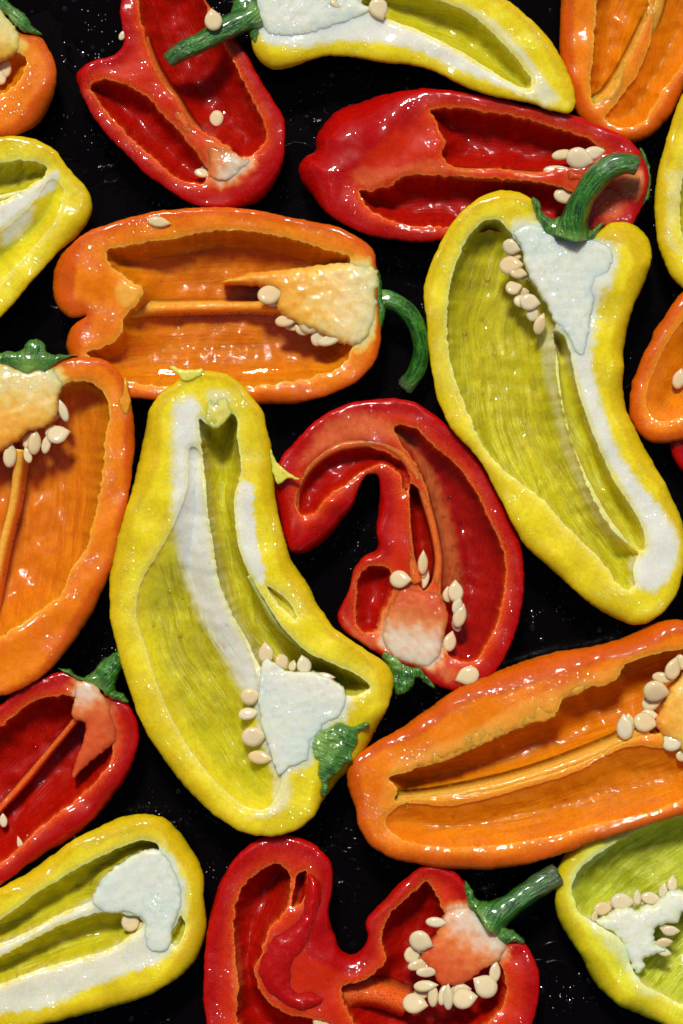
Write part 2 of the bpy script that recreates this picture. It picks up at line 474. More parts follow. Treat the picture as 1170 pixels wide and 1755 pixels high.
        zones = np.vstack([zones, np.tile([0, 0, 0, 0], (len(extra_co), 1))])
        def ccw(f, v):
            a, b, c = (v[i] for i in f)
            return (b[0]-a[0])*(c[1]-a[1]) - (b[1]-a[1])*(c[0]-a[0]) < 0     # y is down in px space
        faces = [f if ccw(f, vt) else f[::-1] for f in ft]
        faces += [tuple(remap[i] for i in (f[::-1] if ccw(f, vb) else f)) for f in fb]
        flow = flow_of(co[:, :2], self.axis)
        self.shell = link_mesh('shell', co, faces, self.mat, self.root, zones, flow, origin=self.org)

    def z_at(self, x, y): return float(self.top(np.array([[x, y]]))[0])

    # a raised solid with its own outline: cores, flaps, calyces
    def slab(self, name, outline, z, bottom, mat=None, edge=8.0, dome=4.0, grad=None, step=4.5, crinkle=1.0, zone_fn=None, axis=None, parent=None, rough=0.7, tilt=None):
        ol = spline(P(outline), 3.5)
        n = wav(ol, 10, self.seed_no + 8) * 0.9 * crinkle + wav(ol, 22, self.seed_no + 9) * 1.2 * crinkle
        t = np.roll(ol, -1, 0) - np.roll(ol, 1, 0); t /= np.hypot(t[:, 0], t[:, 1])[:, None] + 1e-9
        ol = ol + np.stack([-t[:, 1], t[:, 0]], 1) * n[:, None]
        g = grid(ol, step); g = g[sdf(g, ol) > 2.5]
        e = offset_pts(ol, (-1.2, 1.2, -3, 3)); e = e[sdf(e, ol) > 0.6]
        v, f = cdt([ol], np.vstack([g, e]))
        d = np.maximum(sdf(v, ol), 0)
        tt = np.clip(1 - d / edge, 0, 1)
        zz = z + dome * (1 - np.clip(1 - d / 30, 0, 1) ** 2) - edge * (1 - np.sqrt(1 - tt * tt)) + wav(v, 26, self.seed_no + 10) * rough + wav(v, 11, self.seed_no + 11) * rough * 0.5
        if tilt: c = v.mean(0); zz = zz + tilt[0] * (v[:, 0] - c[0]) + tilt[1] * (v[:, 1] - c[1])
        nb = len(v); co = np.vstack([np.column_stack([v, zz]), np.column_stack([v, np.full(nb, float(bottom)) if np.isscalar(bottom) else bottom(v)])])
        def ccw(q):
            a, b, c = (v[i] for i in q)
            return (b[0]-a[0])*(c[1]-a[1]) - (b[1]-a[1])*(c[0]-a[0]) < 0
        top = [q if ccw(q) else q[::-1] for q in f]
        faces = list(top) + [tuple(i + nb for i in q[::-1]) for q in top]
        cnt = {}
        for q in top:
            for a, b in ((q[0], q[1]), (q[1], q[2]), (q[2], q[0])): cnt[(a, b)] = 1
        for (a, b) in list(cnt):
            if (b, a) not in cnt: faces.append((b, a, a + nb, b + nb))
        w = np.ones(nb)
        if grad:
            (x0, y0), (x1, y1), lo = grad
            L2 = (x1 - x0) ** 2 + (y1 - y0) ** 2
            t = ((v[:, 0] - x0) * (x1 - x0) + (v[:, 1] - y0) * (y1 - y0)) / L2
            w = 1 - (1 - lo) * sstep(t + wav(v, 30, 3) * 0.08, 0, 1)
        w = w * (0.8 + 0.2 * sstep(d + wav(v, 16, 5) * 2.5, 0, 11)) * np.clip(0.95 + 0.07 * wav(v, 18, 6), 0, 1)
        zz_ = np.stack([w, np.zeros(nb), np.ones(nb), np.zeros(nb)], 1)
        if zone_fn is not None: zz_ = zone_fn(v, d)
        zz_ = np.vstack([zz_, zz_])
        fl = flow_of(co[:, :2], P(axis) if axis is not None else self.axis)
        return link_mesh(name, co, faces, mat or self.mat, parent or self.root, zz_, fl, origin=self.org)

    def core(self, outline, z=None, grad=None, **kw):
        z = self.H + 2 if z is None else z
        c = P(outline).mean(0); self.core_c = c
        self.core_o = self.slab('core', outline, z, lambda v: self.top(v) - 6, grad=grad, **kw)
        # the white tissue runs on into the flesh round the core
        me = self.shell.data; n = len(me.vertices)
        co = np.empty(n * 3, np.float32); me.vertices.foreach_get('co', co); co = co.reshape(-1, 3) / PX
        q = np.stack([co[:, 0] + self.org[0], self.org[1] - co[:, 1]], 1).astype(float)
        at = me.attributes['zones']; zn = np.empty(n * 4, np.float32); at.data.foreach_get('color', zn); zn = zn.reshape(-1, 4)
        s = sdf(q, spline(P(outline), 5.0)) + wav(q, 24, self.seed_no + 20) * 4 + wav(q, 10, self.seed_no + 21) * 2
        amt = 1.0
        if grad:
            (x0, y0), (x1, y1), lo = grad
            t = ((q[:, 0] - x0) * (x1 - x0) + (q[:, 1] - y0) * (y1 - y0)) / ((x1 - x0) ** 2 + (y1 - y0) ** 2)
            amt = 1 - (1 - lo) * sstep(t, 0, 1)
        up = (co[:, 2] > self.H - 30) * (zn[:, 1] < 0.6) * np.clip(zn[:, 2] * 3, 0, 1)
        zn[:, 0] = np.maximum(zn[:, 0], amt * 0.9 * sstep(s, -24, 4) * up)
        at.data.foreach_set('color', zn.ravel())
        return self.core_o

    # a thin membrane standing on the cavity floor
    def rib(self, path, pith=0.25, name='rib', crown=0.3):
        """path rows: x, y, width, z of the crest"""
        p = spline(P(path), 5.0, closed=False)
        q = p[:, :2] + 0; t = np.gradient(q, axis=0); t /= np.hypot(t[:, 0], t[:, 1])[:, None] + 1e-9
        nr = np.stack([-t[:, 1], t[:, 0]], 1)
        off = np.array([-1.0, -0.62, -0.5, -0.25, 0, 0.25, 0.5, 0.62, 1.0]); rows = []
        zs = []
        for o in off:
            v = q + nr * (p[:, 2] * o)[:, None]
            if abs(o) > 0.9: z = np.minimum(self.top(v) - 3, p[:, 3] - 6)
            elif abs(o) > 0.6: z = p[:, 3] - np.maximum(0.45 * (p[:, 3] - self.top(v)), p[:, 2] * 0.4)
            else: z = p[:, 3] - p[:, 2] * crown * (o / 0.5) ** 2 + wav(v, 16, self.seed_no + 12) * 0.8
            rows.append(np.column_stack([v, z]))
        m = len(off); n = len(q)
        bot = np.column_stack([q, np.minimum(self.top(q) - 5, p[:, 3] - 12)]); rows.append(bot); m += 1
        co = np.stack(rows, 1).reshape(-1, 3)
        faces = [(i * m + j, (i + 1) * m + j, (i + 1) * m + (j + 1) % m, i * m + (j + 1) % m) for i in range(n - 1) for j in range(m)]
        faces += [tuple(range(m)), tuple(range((n - 1) * m, n * m))[::-1]]
        zn = np.tile([pith, 0.0, 1.0, 0.95], (len(co), 1))
        o = link_mesh(name, co, faces, self.mat, self.root, zn, flow_of(co[:, :2], self.axis), origin=self.org)
        return o

    def stem(self, path, parent=None, dry=0.12):
        """path rows: x, y, radius, z"""
        p = spline(P(path), 4.0, closed=False)
        return tube('stem', p, GREEN, self.root, self.org, dry)

    def calyx(self, outline, z, thick=30, axis=None, pale=None, edge=7.0, dome=6.0, **kw):
        def zf(v, d):
            w = np.zeros(len(v))
            if pale is not None: w = 0.9 * np.exp(-(((v[:, 0] - pale[0]) ** 2 + (v[:, 1] - pale[1]) ** 2) / pale[2] ** 2)) + 0.25 * np.exp(-d / 3.0)
            return np.stack([np.clip(w, 0, 1), np.zeros(len(v)), w * 0, w * 0], 1)
        return self.slab('calyx', outline, z, z - thick, mat=GREEN, zone_fn=zf, axis=axis, edge=edge, dome=dome, step=3.5, **kw)

    def seeds(self, text, lift=0.0, toward=None):
        """'x,y,rx,ry[,z]' - discs whose beak points at the core"""
        c = toward if toward is not None else getattr(self, 'core_c', self.c)
        rows = [[float(a) for a in s.split(',')] for s in text.split()]
        for v in list(rows):                                   # smaller ones tucked in behind, nearer the core
            if max(v[2], v[3]) > 13 and random.random() < 0.6:
                dx, dy = c[0] - v[0], c[1] - v[1]; L = math.hypot(dx, dy) + 1e-6; j = random.uniform(-13, 13); g = random.uniform(7, 13)
                k = random.uniform(0.65, 0.8)
                zz = (v[4] if len(v) > 4 else self.H - 30) - 9
                rows.append([v[0] + dx / L * g - dy / L * j, v[1] + dy / L * g + dx / L * j, v[2] * k, v[3] * k, zz])
        for v in rows:
            v[2] *= 0.95; v[3] *= 0.95
            z = v[4] if len(v) > 4 else max(self.z_at(v[0], v[1]) + 6, self.H - 26 + random.uniform(-6, 6)) + lift
            a = math.atan2(-(c[1] - v[1]), c[0] - v[0])
            make_seed('seed', v[0], v[1], z, max(v[2], v[3]), min(v[2], v[3]), a + random.uniform(-0.35, 0.35) if v[2] == v[3] else (0 if v[2] > v[3] else math.pi / 2) + random.uniform(-.3, .3),
                      parent=getattr(self, 'core_o', self.root), org=self.org)

    def juice(self, cav, z, name='juice'):
        """a pool lying in a cavity up to the level z, drawn up a little where it meets the wall"""
        lp = self.cav[cav][0]
        g = grid(lp, 5.0); g = g[sdf(g, lp) > 1]
        v, f = cdt([lp], g)
        dep = z - self.top(v)
        zz = z + 3.0 * np.exp(-np.maximum(dep, 0) / 7.0) + wav(v, 70, self.seed_no + 13) * 0.8
        fs = [q if (v[q[1]][0]-v[q[0]][0])*(v[q[2]][1]-v[q[0]][1]) - (v[q[1]][1]-v[q[0]][1])*(v[q[2]][0]-v[q[0]][0]) < 0 else q[::-1] for q in f if max(dep[i] for i in q) > -3.2]
        return link_mesh(name, np.column_stack([v, zz]), fs, FILM, self.root, origin=self.org)

    def bubbles(self, n, rmin=2.5, rmax=6.0, region=None):
        """juice bubbles clinging to the lining, joined: nobody could count them"""
        lp = spline(P(region), 6) if region else self.cav[0][0]
        co, faces = [], []; k = 0; tries = 0
        lo, hi = lp.min(0), lp.max(0)
        while k < n and tries < n * 30:
            tries += 1
            q = np.array([[random.uniform(lo[0], hi[0]), random.uniform(lo[1], hi[1])]])
            if sdf(q, lp)[0] < 5 or not (-20 < q[0, 0] < 1190 and -20 < q[0, 1] < 1775): continue
            r = rmin + (rmax - rmin) * random.random() ** 2.5
            z = self.z_at(*q[0]) - 0.2 * r; o = len(co); k += 1
            for i in range(4):
                th = i / 4 * math.pi / 2
                for j in range(10):
                    ph = j / 10 * 6.2832
                    co.append((q[0, 0] + r * math.cos(th) * math.cos(ph), q[0, 1] + r * math.cos(th) * math.sin(ph), z + r * 0.8 * math.sin(th)))
            co.append((q[0, 0], q[0, 1], z + r * 0.8))
            for i in range(3):
                for j in range(10):
                    faces.append((o + i*10 + j, o + (i+1)*10 + j, o + (i+1)*10 + (j+1) % 10, o + i*10 + (j+1) % 10))
            for j in range(10): faces.append((o + 30 + j, o + 40, o + 30 + (j+1) % 10))
        if co:
            b = link_mesh('juice_bubbles', co, faces, BUB, self.root, origin=self.org); b['kind'] = 'stuff'

def tube(name, p, mat, parent, org, dry=0.12, sides=16):
    n = len(p); q = p[:, :2]; co, zn, fl = [], [], []
    xyz = np.column_stack([p[:, 0], -p[:, 1], p[:, 3]])
    t = np.gradient(xyz, axis=0); t /= np.linalg.norm(t, axis=1)[:, None]
    L = 0
    for i in range(n):
        if i: L += np.linalg.norm(xyz[i] - xyz[i - 1])
        T = Vector(t[i]); u = T.cross(Vector((0, 0, 1)))
        u = u.normalized() if u.length > 1e-3 else Vector((1, 0, 0)); w = u.cross(T)
        f = i / (n - 1)
        for j in range(sides):
            a = j / sides * 6.2832
            r = p[i, 2] * (1 + 0.09 * math.cos(5 * a + f * 1.5) + 0.03 * math.sin(9 * f * 3 + a * 2))
            v = Vector(xyz[i]) + u * (r * math.cos(a)) + w * (r * math.sin(a))
            co.append((v.x, -v.y, v.z))
            zn.append((max(0, 0.7 - f * 7), min(1, max(0, (f - (1 - dry)) / dry)), 0, 0))
            fl.append((L, j / sides * 6.2832 * p[i, 2], 0))
    faces = [(i*sides + j, i*sides + (j+1) % sides, (i+1)*sides + (j+1) % sides, (i+1)*sides + j) for i in range(n - 1) for j in range(sides)]
    for i, sgn in ((0, -1), (n - 1, 1)):
        c = xyz[i] + t[i] * p[i, 2] * 0.05 * sgn
        if sgn > 0: c = xyz[i] - t[i] * p[i, 2] * 0.15          # slightly sunken cut end
        k = len(co); co.append((c[0], -c[1], c[2])); zn.append((0, 0.8 if sgn > 0 else 0, 0, 0)); fl.append((L, 0, 0))
        for j in range(sides):
            a, b = i*sides + j, i*sides + (j+1) % sides
            faces.append((k, a, b) if sgn > 0 else (k, b, a))
    return link_mesh(name, co, faces, mat, parent, zn, fl, origin=org)

_seed_meshes = []
def seed_mesh(kind):
    co, faces = [], []; nu, nv = 18, 7
    r = random.Random(kind * 13 + 5)
    for i in range(1, nv):
        th = -math.pi / 2 + math.pi * i / nv
        for j in range(nu):
            ph = j / nu * 6.2832
            rad = math.cos(th) ** 0.75
            x, y = rad * math.cos(ph), rad * math.sin(ph)
            beak = math.exp(-((ph if ph < math.pi else ph - 6.2832) / 0.33) ** 2)
            x += 0.34 * beak * rad ** 2
            y *= 1 - 0.05 * r.random()
            z = 0.36 * math.sin(th) * (1 + 0.2 * math.exp(-((rad - 0.72) / 0.2) ** 2) - 0.15 * math.exp(-(rad / 0.45) ** 2)) + 0.05 * x * y * (1 if kind % 2 else -1)
            z -= 0.07 * math.exp(-(rad / 0.5) ** 2) * (1 if th > 0 else 0) * (kind % 3 == 0)
            co.append((x, y, z))
    b = len(co); co += [(0, 0, -0.30), (0, 0, 0.31 - 0.07 * (kind % 3 == 0))]
    m = nv - 1
    for i in range(m - 1):
        for j in range(nu): faces.append((i*nu + j, i*nu + (j+1) % nu, (i+1)*nu + (j+1) % nu, (i+1)*nu + j))
    for j in range(nu):
        faces.append((b, (j+1) % nu, j)); faces.append((b + 1, (m-1)*nu + j, (m-1)*nu + (j+1) % nu))
    me = bpy.data.meshes.new('seed'); me.from_pydata(co, [], faces); me.update()
    me.polygons.foreach_set('use_smooth', [True] * len(me.polygons)); me.materials.append(SEED)
    return me
for _k in range(5): _seed_meshes.append(seed_mesh(_k))

def make_seed(name, x, y, z, r1, r2, ang, parent=None, org=None, tilt=0.35):
    o = bpy.data.objects.new(name, random.choice(_seed_meshes)); COL.objects.link(o)
    rot = Matrix.Rotation(ang, 4, 'Z') @ Matrix.Rotation(random.uniform(-tilt, tilt), 4, 'X') @ Matrix.Rotation(random.uniform(-tilt, tilt) * 0.6, 4, 'Y')
    sc = Matrix.Diagonal((r1 * PX, r2 * PX, 0.5 * (r1 + r2) * PX, 1))
    if parent is not None:
        o.parent = parent; loc = ((x - org[0]) * PX, (org[1] - y) * PX, z * PX)
    else: loc = W(x, y, z)
    o.matrix_local = Matrix.Translation(loc) @ rot @ sc
    return o

def loose_seed(x, y, z, r1, r2, ang, label):
    o = make_seed('pepper_seed', x, y, z, r1, r2, math.radians(ang), tilt=0.12)
    o['label'] = label; o['category'] = 'seed'; o['group'] = 'loose pepper seeds'
    return o

# ------------------------------------------------------------------ the black surface
def surface():
    s = 4000
    co = [(CX - s, CY - s, 0), (CX + s, CY - s, 0), (CX + s, CY + s, 0), (CX - s, CY + s, 0),
          (CX - s, CY - s, -60), (CX + s, CY - s, -60), (CX + s, CY + s, -60), (CX - s, CY + s, -60)]
    f = [(3, 2, 1, 0), (4, 5, 6, 7), (0, 1, 5, 4), (1, 2, 6, 5), (2, 3, 7, 6), (3, 0, 4, 7)]
    o = link_mesh('tabletop', co, f, TRAY, None, smooth=False)
    o['kind'] = 'structure'
surface()

# ------------------------------------------------------------------ the peppers
# 1 orange, top left corner
p = Pepper('orange', 'cut orange pepper corner at the top left, above the left yellow half',
  '-120,20 -60,-10 -10,10 36,55 64,60 85,85 95,120 92,150 79,184 56,214 26,229 -10,235 -70,232 -130,215 -190,150 -190,70', 115, '20,20 -60,250',
  [('33,88 44,106 40,118 28,140 0,160 -60,180 -130,150 -140,80 -70,60 0,95', 75, 60, 1.3)], skin=12, skins=[(70, 190, 60, 34)])
p.core('-60,-15 -10,5 20,40 34,60 32,84 14,96 -10,105 -60,90', 116, grad=((20, 30), (-10, 110), 0.5))
p.calyx('-20,-30 8,-5 22,10 40,22 55,45 72,58 56,57 36,52 20,36 0,14', 120, 24, axis='0,0 70,60', pale=(15, 30, 14))
p.seeds('6,112,11,18 -2,128,10,14')

# 2 yellow, left edge
p = Pepper('yellow', 'yellow pepper half at the left edge, pointing down and left, white rib across it',
  '-80,245 0,233 34,232 68,241 98,261 115,286 141,314 155,338 156,359 147,380 132,400 103,427 64,470 38,500 13,530 -20,562 -60,600 -180,560 -220,420 -160,290', 118, '120,310 0,420 -100,520',
  [('-100,290 0,277 40,274 66,278 80,288 76,298 50,318 0,345 -100,392', 70, 34),
   ('95,306 108,325 104,345 98,368 84,393 60,420 30,450 0,480 -60,520 -120,480 -100,430 0,396 50,354', 40, 50, 1, 34)],
  pith=[('98,290 100,304 60,345 0,392 -60,430 -60,400 0,350 50,320 80,298', 10, 1.0), ('60,350 40,395 0,420 0,392', 16, 0.8)], skin=9, skins=[(140, 390, 60, 26)])
p.rib('36,328,7,112 10,334,8,110 -30,345,9,108', 0.6)
p.bubbles(8, 2.5, 5)

# 3 red, top
p = Pepper('red', 'red pepper half at the top with an orange rib, under the top yellow one',
  '205,0 207,43 211,64 205,81 188,94 158,100 137,113 128,128 135,152 150,184 184,231 214,261 248,295 291,325 329,348 363,354 406,353 440,342 466,316 483,278 488,231 485,201 461,158 440,124 423,92 397,55 372,25 350,-5 330,-45 270,-70 215,-45', 104, '420,290 300,150 230,-40',
  [('154,142 176,134 202,138 228,150 254,166 274,190 300,216 322,244 342,268 356,296 350,312 330,312 303,303 268,274 230,242 195,206 168,170', 62, 40),
   ('240,-40 330,-40 362,35 388,80 408,120 430,165 450,205 456,235 440,255 425,268 405,266 385,245 350,225 325,205 300,165 280,140 262,110 250,70 240,30', 72, 62)],
  pith=[('300,205 335,225 365,250 352,270 325,245 295,222', 14, 0.25)], skin=7, skins=[(450, 330, 60, 34), (130, 130, 30, 20)])
p.core('352,247 384,252 412,267 430,274 418,287 402,302 372,308 357,301 359,280', 106, grad=((410, 285), (345, 245), 0.4), edge=5)
p.rib('240,60,16,88 258,118,22,100 290,172,24,104 325,222,22,106 360,258,18,106', 0.18)
p.seeds('345,293,15,9,84')
p.bubbles(10, 1.5, 3, '300,130 400,130 440,220 380,230')

# 4 yellow, top
p = Pepper('yellow', 'curved yellow pepper half along the top edge, its green stem over the red one',
  '431,73 435,90 448,107 469,118 495,115 525,105 559,97 602,98 645,105 670,109 713,113 755,128 798,150 841,165 905,177 948,190 976,194 985,180 984,162 975,128 960,98 939,64 913,38 884,13 862,-4 820,-30 700,-60 560,-60 450,-40 425,0 428,40', 140, '440,30 620,40 760,70 860,110 950,180',
  [('640,-25 700,-15 760,5 800,22 835,50 870,85 895,115 910,140 908,152 895,152 870,140 830,115 780,85 740,65 710,50 680,40 650,25 620,8', 66, 30, 0.5)],
  pith=[('440,-10 590,12 650,28 740,66 830,117 900,156 945,184 900,167 800,128 700,86 600,72 500,84 455,76', 14, 1.0),
        ('780,5 850,40 900,90 930,130 955,178 940,185 908,155 912,140 896,112 870,82 835,46', 14, 0.7)], skin=9, skins=[(470, 118, 60, 24), (960, 100, 90, 16)])
p.core('438,-30 437,12 446,40 462,62 500,66 560,52 610,34 636,20 610,0 560,-40', 142, edge=6)
p.calyx('418,-10 440,-5 448,20 446,50 437,78 429,66 424,48 408,40 396,20', 142, 40, axis='440,30 300,100', pale=(448, 30, 18))
p.stem('440,26,24,136 420,36,21,140 388,51,19,144 345,75,17,146 308,92,16,144 288,106,13,140', dry=0.2)
p.seeds('580,9,17,10,142')

# 5 orange, top right
p = Pepper('orange', 'deep orange pepper half in the top right corner, behind the tip of the yellow one',
  '965,-60 964,0 962,40 961,77 966,120 978,160 1000,200 1040,228 1090,240 1119,227 1144,205 1161,180 1175,150 1230,60 1230,-60 1100,-120', 92, '1060,230 1100,60 1140,-60',
  [('1030,-20 1060,-60 1110,-40 1112,20 1095,60 1075,100 1060,130 1040,160 1022,175 1015,150 1018,90 1022,30', 60, 40),
   ('1140,-40 1220,-40 1215,50 1170,110 1130,165 1105,205 1070,215 1040,200 1060,170 1090,130 1115,75', 50, 60, 1, 20)], skin=26, tilt=(0, -0.05))
p.rib('1136,-30,18,88 1122,20,19,90 1098,72,19,90 1072,122,20,90 1045,165,24,88 1015,192,30,80', 0.2)
p.bubbles(14, 1.5, 4, '1120,80 1200,20 1190,60 1120,180 1070,205')

# 6 red, upper right
p = Pepper('red', 'red pepper half lying sideways at the upper right with its closed shiny end left',
  '510,282 512,299 533,329 559,363 593,385 627,400 670,410 713,414 751,412 784,400 815,368 856,338 900,346 925,380 950,408 1000,416 1040,402 1085,384 1100,356 1112,320 1110,282 1097,256 1076,235 1037,218 995,199 943,190 892,177 841,165 790,156 730,150 687,153 645,160 615,169 580,182 555,205 541,233 540,252 522,264', 118, '1090,310 800,270 530,290',
  [('738,188 755,184 841,192 909,205 965,222 1012,239 1033,256 1012,274 950,290 909,297 850,288 781,288 762,273 762,239 747,209', 78, 48, 1.5),
   ('615,325 632,327 670,316 696,301 760,300 828,305 909,310 960,320 1000,345 980,385 930,395 850,395 760,390 680,380 630,352', 72, 44, 1.5)],
  pith=[('600,296 690,282 740,268 762,276 790,290 828,300 760,300 690,302 620,322', 16, 0.35), ('1020,318 1060,322 1075,350 1060,380 1035,385 1020,350', 20, 0.35)], skin=12,
  skins=[(600, 225, 95, 110), (690, 220, 50, 60), (530, 300, 60, 60), (640, 180, 70, 40)], bumps=[(650, 225, 34, 44, 12), (575, 235, 30, 30, 10)])
p.rib('740,286,10,112 790,294,14,112 850,297,15,110 910,301,15,106 965,306,16,104', 0.25)
p.calyx('1098,250 1110,270 1116,300 1114,332 1102,352 1100,325 1103,290', 112, 30, axis='1100,250 1110,350', edge=4, dome=1)
p.core('970,290 1000,296 1060,300 1098,300 1096,330 1060,330 1030,318 1000,312 972,306', 120, grad=((1150, 310), (1040, 305), 0.3))
p.seeds('991,271,23,21,122 964,264,20,10,112 954,290,24,9,108 1016,262,20,13,114 968,334,20,15,100 1000,340,12,20,98', toward=(1040, 300))
p.bubbles(10, 2, 4)

# 7 orange, centre
p = Pepper('orange', 'orange pepper half lying sideways with its curved green stem bending down at the right',
  '87,474 96,444 120,417 156,393 210,375 257,363 311,357 395,355 467,365 527,378 575,387 617,408 640,429 646,462 648,500 652,551 652,587 640,623 611,653 569,674 515,689 443,692 359,689 269,686 222,681 175,672 138,648 117,615 111,587 116,566 134,549 146,541 120,543 100,530 89,505', 116, '650,520 400,520 130,540',
  [('180,432 210,423 251,414 287,411 323,402 371,395 419,395 467,402 515,414 563,429 599,441 604,455 612,520 606,590 599,605 587,626 539,644 479,656 395,664 299,664 222,653 165,624 148,605 180,593 207,569 214,540 238,515 243,495 222,480 189,453', 92, 78, 1.3)],
  pith=[('205,480 240,497 236,515 215,528 196,510', 12, 0.5)], skin=10, skins=[(110, 480, 60, 44), (125, 590, 50, 28), (400, 700, 160, 22)], tilt=(0, -0.02))
p.core('380,482 430,466 480,461 540,454 604,449 642,455 648,520 641,560 612,592 590,588 566,578 540,566 500,550 474,528 474,500 440,488', 118, grad=((640, 510), (430, 490), 0.4), edge=12, rough=1.1)
p.rib('196,533,20,100 240,527,16,76 300,523,15,66 370,521,15,64 440,521,15,72 490,522,18,92', 0.05)
p.calyx('640,452 650,465 655,500 659,545 652,566 645,552 643,515 638,480', 112, 60, axis='648,450 650,560')
p.stem('648,510,17,90 665,512,17,92 694,527,16,90 716,557,16,84 724,599,15,70 714,638,16,55 696,662,17,45', dry=0.12)
p.seeds('460,505,21,19,116 488,549,19,12,104 530,556,19,17,110 545,577,14,17,98 563,583,21,10,108 518,563,14,12,100', toward=(560, 520))
p.juice(0, 48)
p.bubbles(12, 2, 6, '220,440 560,440 400,460 240,470')

# 8 yellow, right (large)
p = Pepper('yellow', 'largest curved yellow pepper half at the right with a thick green stem upright',
  '726,511 730,475 744,439 764,399 788,367 820,340 857,327 889,330 913,346 932,378 960,398 1000,404 1020,399 1041,385 1070,379 1094,387 1112,407 1118,431 1114,459 1098,499 1080,539 1072,583 1068,640 1074,700 1098,753 1122,797 1146,841 1166,885 1174,933 1169,982 1154,1026 1134,1050 1110,1068 1086,1071 1046,1056 1005,1030 965,994 925,958 893,927 877,897 853,849 821,789 772,733 752,692 740,640 736,612 730,551', 145, '975,410 930,560 950,720 1010,860 1120,1020',
  [('833,379 853,379 873,399 893,425 930,470 950,520 952,571 953,640 963,700 987,781 1019,861 1060,921 1092,950 1084,975 1084,1006 1074,1012 1054,998 1037,970 997,929 957,889 925,853 881,821 849,793 821,753 796,696 776,640 766,531 772,483 788,435 808,399', 92, 84, 0.9),
   ('951,566 962,573 975,600 983,640 989,668 1005,716 1029,777 1054,829 1078,865 1096,897 1104,925 1102,943 1094,943 1062,913 1029,865 1001,809 977,749 961,680 955,620', 70, 16, 0.4)],
  pith=[('973,575 1010,540 1014,612 1017,640 1033,700 1054,761 1094,825 1134,873 1160,921 1150,982 1122,1014 1086,1002 1086,955 1104,945 1104,920 1078,862 1029,775 990,668', 16, 1.0),
        ('930,560 953,568 955,640 975,745 1005,820 1040,880 1080,935 1060,930 1010,870 970,780 945,690 930,620', 18, 0.55),
        ('870,380 900,375 935,392 900,405', 12, 0.6), ('1020,420 1050,432 1045,470 1020,510 1005,470', 12, 0.8)], skin=9,
  skins=[(1090, 410, 60, 46), (1095, 480, 60, 34), (1090, 580, 60, 36), (1080, 680, 60, 36), (1110, 760, 60, 32), (1160, 880, 60, 20), (1050, 1070, 90, 22), (930, 960, 90, 20), (860, 330, 60, 16)])
p.core('879,399 900,386 925,389 960,405 1008,410 1048,434 1046,460 1040,478 1021,507 1012,545 1006,590 996,612 984,605 973,578 954,560 935,522 915,490 900,460 893,428', 148, edge=6, dome=1)
p.calyx('912,338 922,344 930,366 944,376 962,372 1000,376 1012,396 1020,388 1034,382 1026,394 1014,412 998,418 978,412 962,420 948,410 934,404 926,388 918,372', 150, 40, axis='970,420 980,350', pale=(970, 412, 24))
p.stem('975,405,30,150 982,376,23,162 990,352,20,172 1004,328,20,180 1024,304,21,186 1050,288,20,188 1074,286,18,188 1088,290,16,187', dry=0.1)
p.seeds('875,423,16,15,128 873,455,20,18,128 886,468,15,11,132 879,493,14,14,122 906,518,17,16,130 893,516,14,12,118 913,538,12,14,120 925,557,12,18,122', toward=(960, 470))
p.juice(0, 74)
p.bubbles(26, 3, 6.5)

# 9 yellow, right edge
p = Pepper('yellow', 'yellow pepper half cropped by the right edge, beside the end of the red one',
  '1180,150 1150,215 1135,265 1126,310 1123,345 1127,406 1140,449 1157,479 1185,500 1240,480 1300,400 1310,280 1260,180', 118, '1220,180 1220,480',
  [('1195,230 1172,300 1166,360 1174,420 1192,450 1240,430 1270,330 1240,240', 75, 50)], skin=16, pith=[('1150,290 1165,290 1160,400 1170,440 1150,430 1142,350', 14, 0.4)])

# 10 orange, right edge
p = Pepper('orange', 'small rounded end of an orange pepper at the right edge, above a sliver of red',
  '1170,500 1150,527 1126,563 1102,612 1086,652 1080,692 1082,717 1092,737 1110,753 1142,759 1175,752 1260,720 1300,620 1260,520 1200,490', 112, '1250,520 1100,730',
  [('1175,548 1150,578 1127,622 1112,660 1108,692 1120,716 1140,722 1180,708 1250,650 1250,560', 46, 60, 0.6, 30)], skin=18)
p.seeds('1166,650,12,17,90')

# 11 red sliver, right edge
p = Pepper('red', 'small sliver of a red pepper at the right edge, under the orange end',
  '1152,752 1153,768 1157,782 1166,798 1190,815 1260,810 1280,760 1220,725 1165,735', 84, '1160,760 1270,780',
  [('1200,760 1240,755 1250,785 1210,790', 40, 16)], skin=16)

# 12 orange, left edge
p = Pepper('orange', 'big orange pepper half at the left edge, juice pooled inside and seeds under its core',
  '-60,610 0,612 40,628 80,628 109,616 146,612 175,616 197,629 210,647 221,680 230,724 230,764 226,808 215,874 201,943 186,987 160,1045 120,1107 73,1158 22,1187 -20,1194 -80,1185 -150,1120 -200,950 -200,760 -150,640', 132, '50,620 60,850 20,1190',
  [('100,664 120,656 146,653 171,666 182,684 188,710 182,742 177,797 171,844 157,906 146,947 128,968 113,998 107,1016 73,1043 29,1074 -20,1098 -80,1090 -140,1000 -150,800 -100,700 0,690', 98, 86, 1.2)],
  pith=[('-20,960 40,960 60,1010 10,1060 -40,1060', 30, 0.0)], skin=9, skins=[(240, 760, 60, 20), (160, 1080, 110, 26)])
p.core('-60,612 0,618 40,634 91,630 107,656 100,684 97,708 80,728 50,738 30,754 10,766 -20,784 -60,780', 135, grad=((60, 630), (30, 770), 0.45), edge=8)
p.rib('32,770,15,118 27,810,14,108 18,870,13,100 6,917,13,98 -8,980,14,98 -20,1040,16,104', 0.35)
p.calyx('-30,598 0,606 14,602 26,604 40,596 46,588 62,580 76,590 80,604 100,608 132,609 112,616 92,626 80,640 66,634 50,642 30,634 10,626 -30,618', 140, 40, axis='60,640 62,580', pale=(50, 634, 22))
